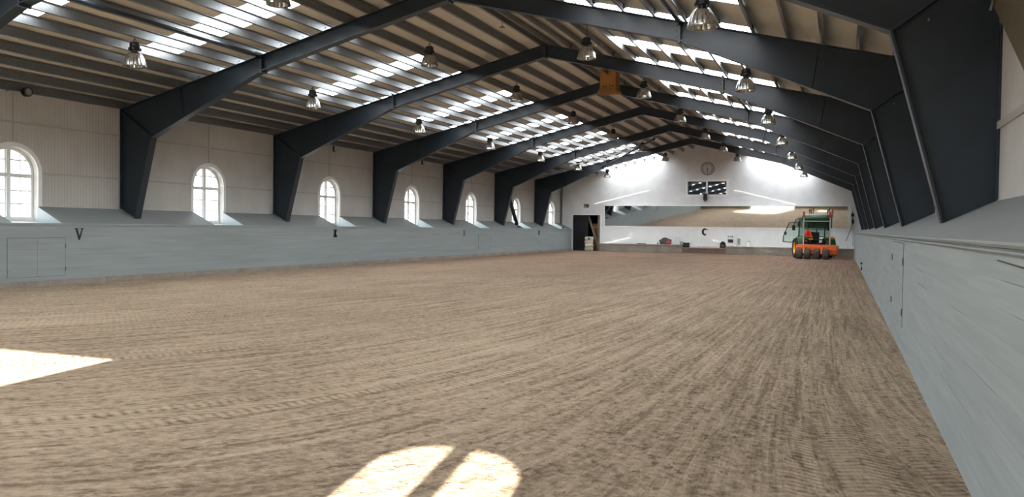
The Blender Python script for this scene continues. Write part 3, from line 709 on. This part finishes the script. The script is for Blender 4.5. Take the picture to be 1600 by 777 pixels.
# ================================================================== LETTERS
def letter(ch):
    P = {
     'V': [[(-.5,1),(-.08,1),(-.08,.93),(-.18,.93),(.06,.28),(.26,.93),(.14,.93),(.14,1),(.5,1),(.5,.93),(.4,.93),(.07,0),(-.07,0),(-.41,.93),(-.5,.93)]],
     'E': [[(-.42,0),(.42,0),(.42,.28),(.34,.28),(.28,.09),(-.08,.09),(-.08,.46),(.12,.46),(.12,.38),(.2,.38),(.2,.63),(.12,.63),(.12,.55),(-.08,.55),(-.08,.91),(.26,.91),(.32,.74),(.4,.74),(.4,1),(-.42,1),(-.42,.92),(-.28,.92),(-.28,.08),(-.42,.08)]],
     'H': [[(-.5,0),(-.1,0),(-.1,.08),(-.2,.08),(-.2,.45),(.2,.45),(.2,.08),(.1,.08),(.1,0),(.5,0),(.5,.08),(.4,.08),(.4,.92),(.5,.92),(.5,1),(.1,1),(.1,.92),(.2,.92),(.2,.55),(-.2,.55),(-.2,.92),(-.1,.92),(-.1,1),(-.5,1),(-.5,.92),(-.4,.92),(-.4,.08),(-.5,.08)]]}
    if ch in P: return P[ch]
    def stroke(pts, ws):
        L, R = [], []
        for i, (x, y) in enumerate(pts):
            a, b = pts[max(i-1, 0)], pts[min(i+1, len(pts)-1)]; dx, dy = b[0]-a[0], b[1]-a[1]; l = math.hypot(dx, dy) or 1
            L.append((x-dy/l*ws[i]/2, y+dx/l*ws[i]/2)); R.append((x+dy/l*ws[i]/2, y-dx/l*ws[i]/2))
        return L + R[::-1]
    if ch == 'C':
        a = [math.radians(45+ (315-45)*i/22) for i in range(23)]
        pts = [(0.36*math.cos(t), 0.5+0.44*math.sin(t)) for t in a]; ws = [0.14+0.20*math.sin(PI*i/22) for i in range(23)]
        return [stroke(pts, ws), [(.24,.72),(.40,.68),(.40,1.0),(.32,1.0),(.24,.86)]]
    if ch == 'S':
        pts = []
        for i in range(13): t = math.radians(25+ (270-25)*i/12); pts.append((0.27*math.cos(t), 0.735+0.215*math.sin(t)))
        for i in range(1, 13): t = math.radians(90 - (245)*i/12); pts.append((0.29*math.cos(t), 0.285+0.235*math.sin(t)))
        n = len(pts); ws = [0.07+0.13*math.sin(PI*i/(n-1)) for i in range(n)]
        return [stroke(pts, ws), [(.2,.70),(.34,.70),(.34,1.0),(.28,1.0),(.2,.86)], [(-.34,0),(-.28,0),(-.2,.14),(-.2,.30),(-.34,.30)]]
def letter_obj(ch, fn, h, label):
    mb = MB()
    for poly in letter(ch):
        bm = bmesh.new(); vs = [bm.verts.new((a*h*0.92, b*h, 0)) for a, b in poly]; fc = bm.faces.new(vs)
        bmesh.ops.triangulate(bm, faces=[fc]); bm.verts.index_update()
        P2 = [v.co.copy() for v in bm.verts]; tris = [[v.index for v in f.verts] for f in bm.faces]; bm.free()
        mb.add([fn(p.x, p.y, 0.006) for p in P2], tris); n = len(poly)
        mb.add([fn(a*h*0.92, b*h, t) for t in (0, 0.006) for a, b in poly], [(i, (i+1) % n, n+(i+1) % n, n+i) for i in range(n)])
    return tag(mb.build('dressage_letter', 'black', recalc=False), label, 'letter', 'dressage letters on the kick walls')
for ch, y, lb in (('V', 16.0, 'first of the row, near the hatch'), ('E', 27.94, 'below the third arched window'), ('S', 40.1, 'on the grey kick wall'), ('H', 51.9, 'near the far corner')):
    letter_obj(ch, lambda a, b, t, y=y: (XL+t+0.003, y+a, 1.17+b), 0.31, 'black letter %s on the grey kick wall, %s' % (ch, lb) if ch != 'S' else 'black letter S on the grey kick wall, between E and H')
letter_obj('C', lambda a, b, t: (-9.0+a, YF-0.055-t, 1.30+b), 0.46, 'black letter C on the white panel under the mirror')

# hatches in the kick walls
def hatch(x, y0, y1, z0, z1, sg, label, double=True):
    root = empty('kick_wall_hatch', (x, (y0+y1)/2, z0)); w = (y1-y0)/2; h = z1-z0
    spans = [(-w+0.005, -0.002), (0.002, w-0.005)] if double else [(-w+0.005, w-0.005)]
    for a, b in spans: MB().box((min(0, sg*0.006), a, 0.006), (max(0, sg*0.006), b, h-0.006)).build('hatch_door', 'kick', root)
    g = MB(); g.box((min(0, sg*0.004), -w, 0.0), (max(0, sg*0.004), w, 0.006)); g.box((min(0, sg*0.004), -w, h-0.005), (max(0, sg*0.004), w, h+0.004))
    for e in (-w, w): g.box((min(0, sg*0.004), e-0.004, 0), (max(0, sg*0.004), e+0.004, h))
    g.build('door_gap', 'hairline', root)
    for e in (-w, w):
        for z in (0.18*h, 0.78*h): MB().tube([(sg*0.02, e, z-0.05), (sg*0.02, e, z+0.05)], 0.014, 8).build('hinge', 'galv', root)
    return tag(root, label, 'hatch', 'hatches in the kick walls')
hatch(XL, 13.96, 15.58, 0.24, 1.23, 1, 'double-leaf grey hatch in the kick wall below the first window')
hatch(XL, 42.0, 43.7, 0.40, 1.24, 1, 'faint grey hatch in the kick wall past letter S')
hatch(XR, 12.3, 14.75, 0.35, 1.50, -1, 'grey hatch in the right-hand kick wall with gapped edge', False)
mb = MB(); mb.bar((XR-0.002, 4.2, 1.482), (XR-0.002, 5.1, 1.50), 0.004, 0.007); structure(mb.build('trim_8', 'black'), 'dark crack between planks of the right kick wall')
root = empty('latch', (XR, 35.4, 0.14))
mb = MB(); mb.box((-0.05, -0.05, 0), (0, 0.05, 0.12)); mb.box((-0.07, -0.30, 0.24), (0, 0.25, 0.30)); mb.build('latch_bolt', 'black', root, bevel=0.006)
MB().box((-0.03, -0.03, 0.1), (0, 0.03, 0.26)).build('latch_plate', 'galv', root)
tag(root, 'black latch low on the right-hand kick wall', 'latch')

# small wall and roof items
root = empty('floodlight', (XWL, 14.95, 4.99))
mb = MB(); mb.tube([(0, -0.30, 0.02), (0.10, -0.25, 0.0), (0.16, 0.02, 0.0)], 0.012, 8); mb.lathe([(0, -0.02), (0.05, -0.02), (0.05, 0.02), (0, 0.02)], (0.0, -0.30, 0.02), 12, 'x'); mb.build('bracket', 'galv', root)
MB().lathe([(0, 0.12), (0.08, 0.12), (0.12, 0.16), (0.12, 0.28), (0.105, 0.29), (0, 0.28)], (0, 0.08, 0), 20, 'x').build('lamp_head', 'black', root, smooth=40)
MB().lathe([(0, 0.285), (0.08, 0.295), (0.1, 0.285)], (0, 0.08, 0), 20, 'x').build('lens', 'rim', root)
tag(root, 'small round black floodlight high on the wall near the first window', 'floodlight')
for y, z, s in ((29.1, 4.87, 'third'), (36.9, 4.93, 'fourth')):
    root = empty('wall_hook', (XWL, y, z)); MB().box((0, -0.03, -0.14), (0.06, 0.03, 0.10)).build('hook_plate', 'black', root, bevel=0.01); MB().tube([(0.03, 0, -0.1), (0.12, 0, -0.16), (0.14, 0, -0.08)], 0.014, 8).build('hook', 'black', root)
    tag(root, 'small black hook on the wall high above the %s arched window' % s, 'hook')
# tan duct below the ridge
dx, dy = -8.19, 30.0; root = empty('roof_duct', (dx, dy, 6.74))
mb = MB(); mb.ring([(-0.27, -0.27), (0.27, -0.27), (0.27, 0.27), (-0.27, 0.27)], [(-0.30, -0.30), (0.30, -0.30), (0.30, 0.30), (-0.30, 0.30)], lambda a, b, n: (a, b, n), 0.16, roof_z(dx-XC)-6.74+0.05, True); mb.build('duct_body', 'tan', root)
mb = MB()
for k in range(4):
    a, b = [(-1,-1),(1,-1),(1,1),(-1,1)][k], [(1,-1),(1,1),(-1,1),(-1,-1)][k]
    mb.add([(a[0]*0.30, a[1]*0.30, 0.17), (b[0]*0.30, b[1]*0.30, 0.17), (b[0]*0.38, b[1]*0.38, 0.0), (a[0]*0.38, a[1]*0.38, 0.0), (a[0]*0.27, a[1]*0.27, 0.17), (b[0]*0.27, b[1]*0.27, 0.17), (b[0]*0.36, b[1]*0.36, 0.0), (a[0]*0.36, a[1]*0.36, 0.0)], [(0,1,2,3),(4,5,6,7),(2,3,7,6)])
mb.build('flared_skirt', 'tan', root)
mb = MB()
for x in (-0.2, -0.1, 0.06, 0.16): mb.box((x, -0.306, 0.20), (x+0.07, -0.299, 0.245))
mb.build('vent_slot', 'black', root)
mb = MB(); mb.box((-0.29, -0.29, 0.02), (0.29, 0.29, 0.04)); mb.build('vent_grille', 'wood', root)
tag(root, 'tan square wooden duct hanging below the ridge', 'duct')
root = empty('smoke_detector', (-6.92, 23.97, 7.20)); MB().lathe([(0, -0.07), (0.09, -0.07), (0.13, -0.03), (0.13, 0.02), (0, 0.02)], seg=20).build('detector_body', 'cream', root, smooth=40); MB().tube([(0, 0, 0.02), (0, 0, 0.16)], 0.015, 8).build('mounting_stem', 'galv', root)
tag(root, 'pale round detector under the roof near the ridge', 'detector')
root = empty('roof_antenna', (-9.35, 22.25, 7.50)); MB().tube([(0, 0, 0), (0, 0, 0.33)], 0.012, 8).build('rod', 'galv', root); MB().lathe([(0, 0), (0.10, 0.0), (0.06, 0.03), (0, 0.04)], seg=16).build('disc', 'rim', root)
tag(root, 'small rod with disc hanging from the ridge', 'roof fitting')
for x, y, lb in ((-19.1, 48.6, 'below the wall strut'), (-19.05, 57.4, 'before the last arched window')):
    ob = blob('rag', (0, 0, 0.04), (0.06, 0.25, 0.06), 'cloth_black', int(y)); ob.location = (x, y, KT+(XL-x)*(RT-KT)/(XL-XWL)+0.0); tag(ob, 'small black rag on the sloping ledge ' + lb, 'rag')

# ================================================================== TRACTOR AND HARROW
TX, TY = -1.55, 55.0
tr = empty('tractor', (TX, TY, 0), math.radians(14))
def wheel(name, c, r, w, rim, parent, lugs=20, tyremat='tyre', rimmat='yellow'):
    t = MB(); t.lathe([(rim, -w*0.42), (r*0.90, -w*0.5), (r*0.97, -w*0.42), (r*0.97, w*0.42), (r*0.90, w*0.5), (rim, w*0.42), (rim, -w*0.42)], c, 36, 'x')
    for k in range(lugs):
        for s in (-1, 1):
            a = 2*PI*(k+(0.5 if s > 0 else 0))/lugs; b = a+0.16
            p = (c[0]+s*w*0.46, c[1]+math.cos(a)*r*0.975, c[2]+math.sin(a)*r*0.975); q = (c[0]+s*w*0.02, c[1]+math.cos(b)*r*0.975, c[2]+math.sin(b)*r*0.975)
            t.bar(p, q, 0.035*r/0.55, 0.05*r/0.55, (0, math.cos(a), math.sin(a)))
    o = t.build(name, tyremat, parent, smooth=40)
    h = MB(); h.lathe([(0, -w*0.20), (rim*0.35, -w*0.20), (rim*0.45, -w*0.10), (rim*0.85, -w*0.12), (rim*0.93, -w*0.40), (rim*1.01, -w*0.42), (rim*1.01, w*0.42), (rim*0.93, w*0.40), (rim*0.85, w*0.12), (rim*0.45, w*0.10), (rim*0.35, w*0.20), (0, w*0.20)], c, 32, 'x')
    h.build('rim', rimmat, o, smooth=40); return o
wheel('rear_wheel', (-1.10, 0.0, 0.60), 0.60, 0.36, 0.36, tr); wheel('rear_wheel', (0.86, 0.0, 0.60), 0.60, 0.36, 0.36, tr)
wheel('front_wheel', (-0.72, 1.75, 0.42), 0.42, 0.26, 0.24, tr, 16); wheel('front_wheel', (0.72, 1.75, 0.42), 0.42, 0.26, 0.24, tr, 16)
for s in (-1, 1):
    f = MB(); N = 14
    for dxx in (0,):
        pts = [(0.70*math.cos(math.radians(10+165*i/N)), 0.62+0.68*math.sin(math.radians(10+165*i/N))) for i in range(N+1)]; pin = [(a*0.95, 0.62+(b-0.62)*0.95) for a, b in pts]
        f.ring(pin, pts, lambda a, b, n: (s*n, a, b), 0.55, 1.12)
    f.build('fender', 'green', tr, smooth=40)
    MB().box((s*0.72-0.10, -0.72, 1.02), (s*0.72+0.10, -0.66, 1.10)).build('tail_lamp', 'red', tr, bevel=0.01)
bd = MB(); bd.box((-0.35, -0.45, 0.45), (0.35, 1.9, 0.80)); bd.box((-0.55, -0.3, 0.75), (0.55, 0.7, 0.95)); bd.build('chassis', 'black', tr, bevel=0.02)
MB().rbox((-0.40, 0.85, 0.75), (0.40, 2.15, 1.35), 0.10, 3).build('bonnet', 'green', tr, smooth=50)
MB().lathe([(0.03, 1.3), (0.03, 1.95), (0.04, 2.0)], (0.34, 1.1, 0), 10).build('exhaust_pipe', 'black', tr)
st = MB(); st.rbox((-0.26, -0.05, 0.95), (0.26, 0.42, 1.10), 0.05); st.build('seat', 'cloth_black', tr, smooth=60)
st = MB(); st.rbox((-0.25, -0.12, 1.08), (0.25, 0.02, 1.62), 0.06); st.build('seat_back', 'cloth_black', tr, smooth=60)
cb = MB()
for x in (-0.80, 0.80):
    for y, y2 in ((-0.42, -0.36), (0.95, 0.88)): cb.bar((x, y, 0.95), (x*0.98, y2, 2.36), 0.07, 0.07, (0, 1, 0))
    cb.bar((x, -0.42, 1.0), (x, 0.95, 0.95), 0.07, 0.07); cb.bar((x*0.98, -0.36, 2.34), (x*0.98, 0.88, 2.34), 0.07, 0.07)
for y, z in ((-0.42, 1.15), (-0.36, 2.34), (0.88, 2.34), (0.95, 1.35)): cb.bar((-0.80, y, z), (0.80, y, z), 0.07, 0.07)
cb.bar((-0.25, 0.93, 1.35), (-0.25, 0.9, 2.3), 0.05, 0.05, (0, 1, 0)); cb.build('cab_frame', 'dark_green', tr)
MB().rbox((-0.90, -0.55, 2.36), (0.90, 1.05, 2.56), 0.07, 3).build('cab_roof', 'green', tr, smooth=50)
MB().rbox((-0.50, -0.50, 2.53), (0.80, 0.6, 2.585), 0.02, 2).build('roof_hatch', 'rim', tr, smooth=50)
for nm, q in (('windscreen', [(-.76, .93, 1.4), (.76, .93, 1.4), (.74, .88, 2.3), (-.74, .88, 2.3)]), ('side_window', [(.79, -.38, 1.05), (.79, .9, 1.05), (.78, .86, 2.3), (.78, -.33, 2.3)]), ('rear_window', [(-.76, -.42, 1.75), (.76, -.42, 1.75), (.74, -.37, 2.3), (-.74, -.37, 2.3)])):
    MB().add(q, [(0, 1, 2, 3)]).build(nm, 'cab_glass', tr, recalc=False)
# steering wheel and dash
mb = MB(); mb.rbox((-0.3, 0.68, 0.95), (0.3, 0.88, 1.42), 0.04); mb.build('dashboard', 'black', tr, smooth=60)
mb = MB(); mb.tube([(0.19*math.cos(a*PI/9), 0.58+0.05*math.sin(a*PI/9), 1.45+0.18*math.sin(a*PI/9)) for a in range(19)], 0.016, 6, False); mb.tube([(0, 0.58, 1.45), (0, 0.72, 1.32)], 0.02, 8); mb.build('steering_wheel', 'black', tr, smooth=60)
# open cab door, swung out
dr = empty('cab_door', (-0.80, 0.85, 0)); dr.parent = tr; dr.rotation_euler = (0, 0, math.radians(-62))
outl = [(0.02, 2.30), (-0.80, 2.22), (-1.22, 1.35), (-1.25, 0.98), (-0.62, 0.92), (-0.10, 1.25), (0.02, 1.45)]; inn = [(a*0.93-0.035, 1.6+(b-1.6)*0.93) for a, b in outl]
MB().ring(inn, outl, lambda a, b, n: (n, a, b), -0.02, 0.02, True).build('door_frame', 'black', dr)
MB().add([(0, a, b) for a, b in inn], [tuple(range(len(inn)))]).build('door_glass', 'door_glass', dr, recalc=False)
MB().rbox((-0.06, -1.12, 1.42), (0.06, -1.00, 1.62), 0.02).build('door_handle', 'black', dr)
# mirrors, beacons, aerials
mb = MB(); mb.tube([(-0.84, 0.85, 2.15), (-1.10, 0.95, 2.18), (-1.12, 0.95, 1.95)], 0.014, 6); mb.build('mirror_arm', 'black', tr); MB().rbox((-1.22, 0.90, 1.72), (-1.02, 0.95, 2.05), 0.02).build('wing_mirror', 'black', tr, smooth=60)
MB().rbox((0.96, 0.90, 1.72), (1.12, 0.95, 2.05), 0.02).build('wing_mirror', 'black', tr, smooth=60); mb = MB(); mb.tube([(0.84, 0.85, 2.15), (1.04, 0.95, 2.18), (1.04, 0.95, 1.95)], 0.014, 6); mb.build('mirror_arm', 'black', tr)
for x, y in ((-0.30, 0.3), (0.86, 0.5)): MB().tube([(x, y, 2.55), (x+0.01, y, 2.78), (x+0.01, y, 3.05)], [0.02, 0.014, 0.05], 8).build('aerial', 'black', tr)
# slow vehicle triangle
mb = MB(); mb.prism([(-0.27, 0), (0.27, 0), (0.05, 0.47), (-0.05, 0.47)], lambda a, b, t: (a, t, b), -0.012, 0.0); tri = mb.build('warning_triangle', 'reflector', tr); tri.location = (-0.55, -0.62, 1.34)
mb = MB(); mb.prism([(-0.15, 0.07), (0.15, 0.07), (0, 0.35)], lambda a, b, t: (a, t, b), -0.018, -0.011); mb.build('triangle_centre', 'red', tri)
MB().rbox((-0.85, -0.72, 1.12), (-0.25, -0.50, 1.32), 0.05).build('fender_cover', 'green', tr, smooth=50)
MB().box((-0.52, -0.74, 1.15), (-0.30, -0.70, 1.21)).build('yellow_stripe', 'yellow', tr)
MB().rbox((-0.42, -0.70, 1.27), (-0.30, -0.62, 1.36), 0.01).build('indicator_lamp', 'orange', tr); MB().rbox((0.72, -0.70, 1.20), (0.98, -0.60, 1.34), 0.01).build('indicator_lamp', 'orange', tr)
mb = MB()
for x in (-0.35, 0.35): mb.bar((x, -0.4, 0.55), (x, -1.35, 0.50), 0.05, 0.09)
mb.bar((0, -0.4, 0.95), (0, -1.35, 0.85), 0.06, 0.06); mb.build('three_point_linkage', 'black', tr)
tag(tr, 'green tractor with yellow wheels parked before the mirror, door open', 'tractor')

hx = empty('arena_harrow', (-1.36, 52.65, 0), math.radians(-4))
hb = MB(); N = 10
prof = [(-0.18, 0.30), (-0.22, 0.72), (-0.10, 0.86), (0.30, 0.86), (0.52, 0.55), (0.52, 0.25), (0.2, 0.2)]
hb.prism(prof, lambda a, b, t: (t, a, b), -1.14, 1.12); hb.bar((-1.16, -0.24, 0.82), (1.14, -0.24, 0.82), 0.06, 0.08); hb.bar((-1.16, -0.24, 0.56), (1.14, -0.24, 0.56), 0.05, 0.05)
hb.build('housing', 'orange', hx, bevel=0.012)
for s in (-1, 1):
    e = MB(); e.lathe([(0, -0.02), (0.38, -0.02), (0.38, 0.02), (0, 0.02)], (s*1.17, 0.18, 0.46), 28, 'x'); e.prism([(-0.22, 0.12), (0.55, 0.12), (0.50, 0.5), (-0.18, 0.75)], lambda a, b, t: (t, a, b), s*1.15, s*1.19); e.build('end_plate', 'orange', hx, bevel=0.006)
for x in (-0.94, -0.48, 0.05, 0.55):
    wheel('press_wheel', (x, -0.62, 0.315), 0.315, 0.34, 0.17, hx, 18, 'dusty', 'orange')
mb = MB(); mb.tube([(-1.12, -0.62, 0.315), (0.74, -0.62, 0.315)], 0.03, 10); mb.build('axle', 'black', hx)
for x in (-0.71, 0.30): MB().bar((x, -0.24, 0.70), (x, -0.62, 0.32), 0.06, 0.10).build('bracket_arm', 'orange', hx, bevel=0.006)
mb = MB()
for k in range(9): mb.bar((-0.95+0.24*k, 0.15, 0.30), (-0.95+0.24*k, 0.10, 0.02), 0.03, 0.05, (0, 1, 0))
mb.build('tine', 'black', hx)
for x in (-0.78, 0.72):
    p = MB(); p.tube([(x, 0.0, 0.85), (x, 0.0, 2.50)], 0.032, 10); po = p.build('marker_pole', 'pole', hx, smooth=40)
    MB().tube([(x, 0, 2.48), (x, 0, 2.86)], 0.055, 10).build('red_tip', 'red', po, smooth=40)
MB().bar((-0.78, 0, 2.28), (0.72, 0, 2.28), 0.04, 0.05).build('cross_bar', 'pole', hx)
tag(hx, 'orange arena harrow with four small rubber press wheels behind the tractor', 'harrow')
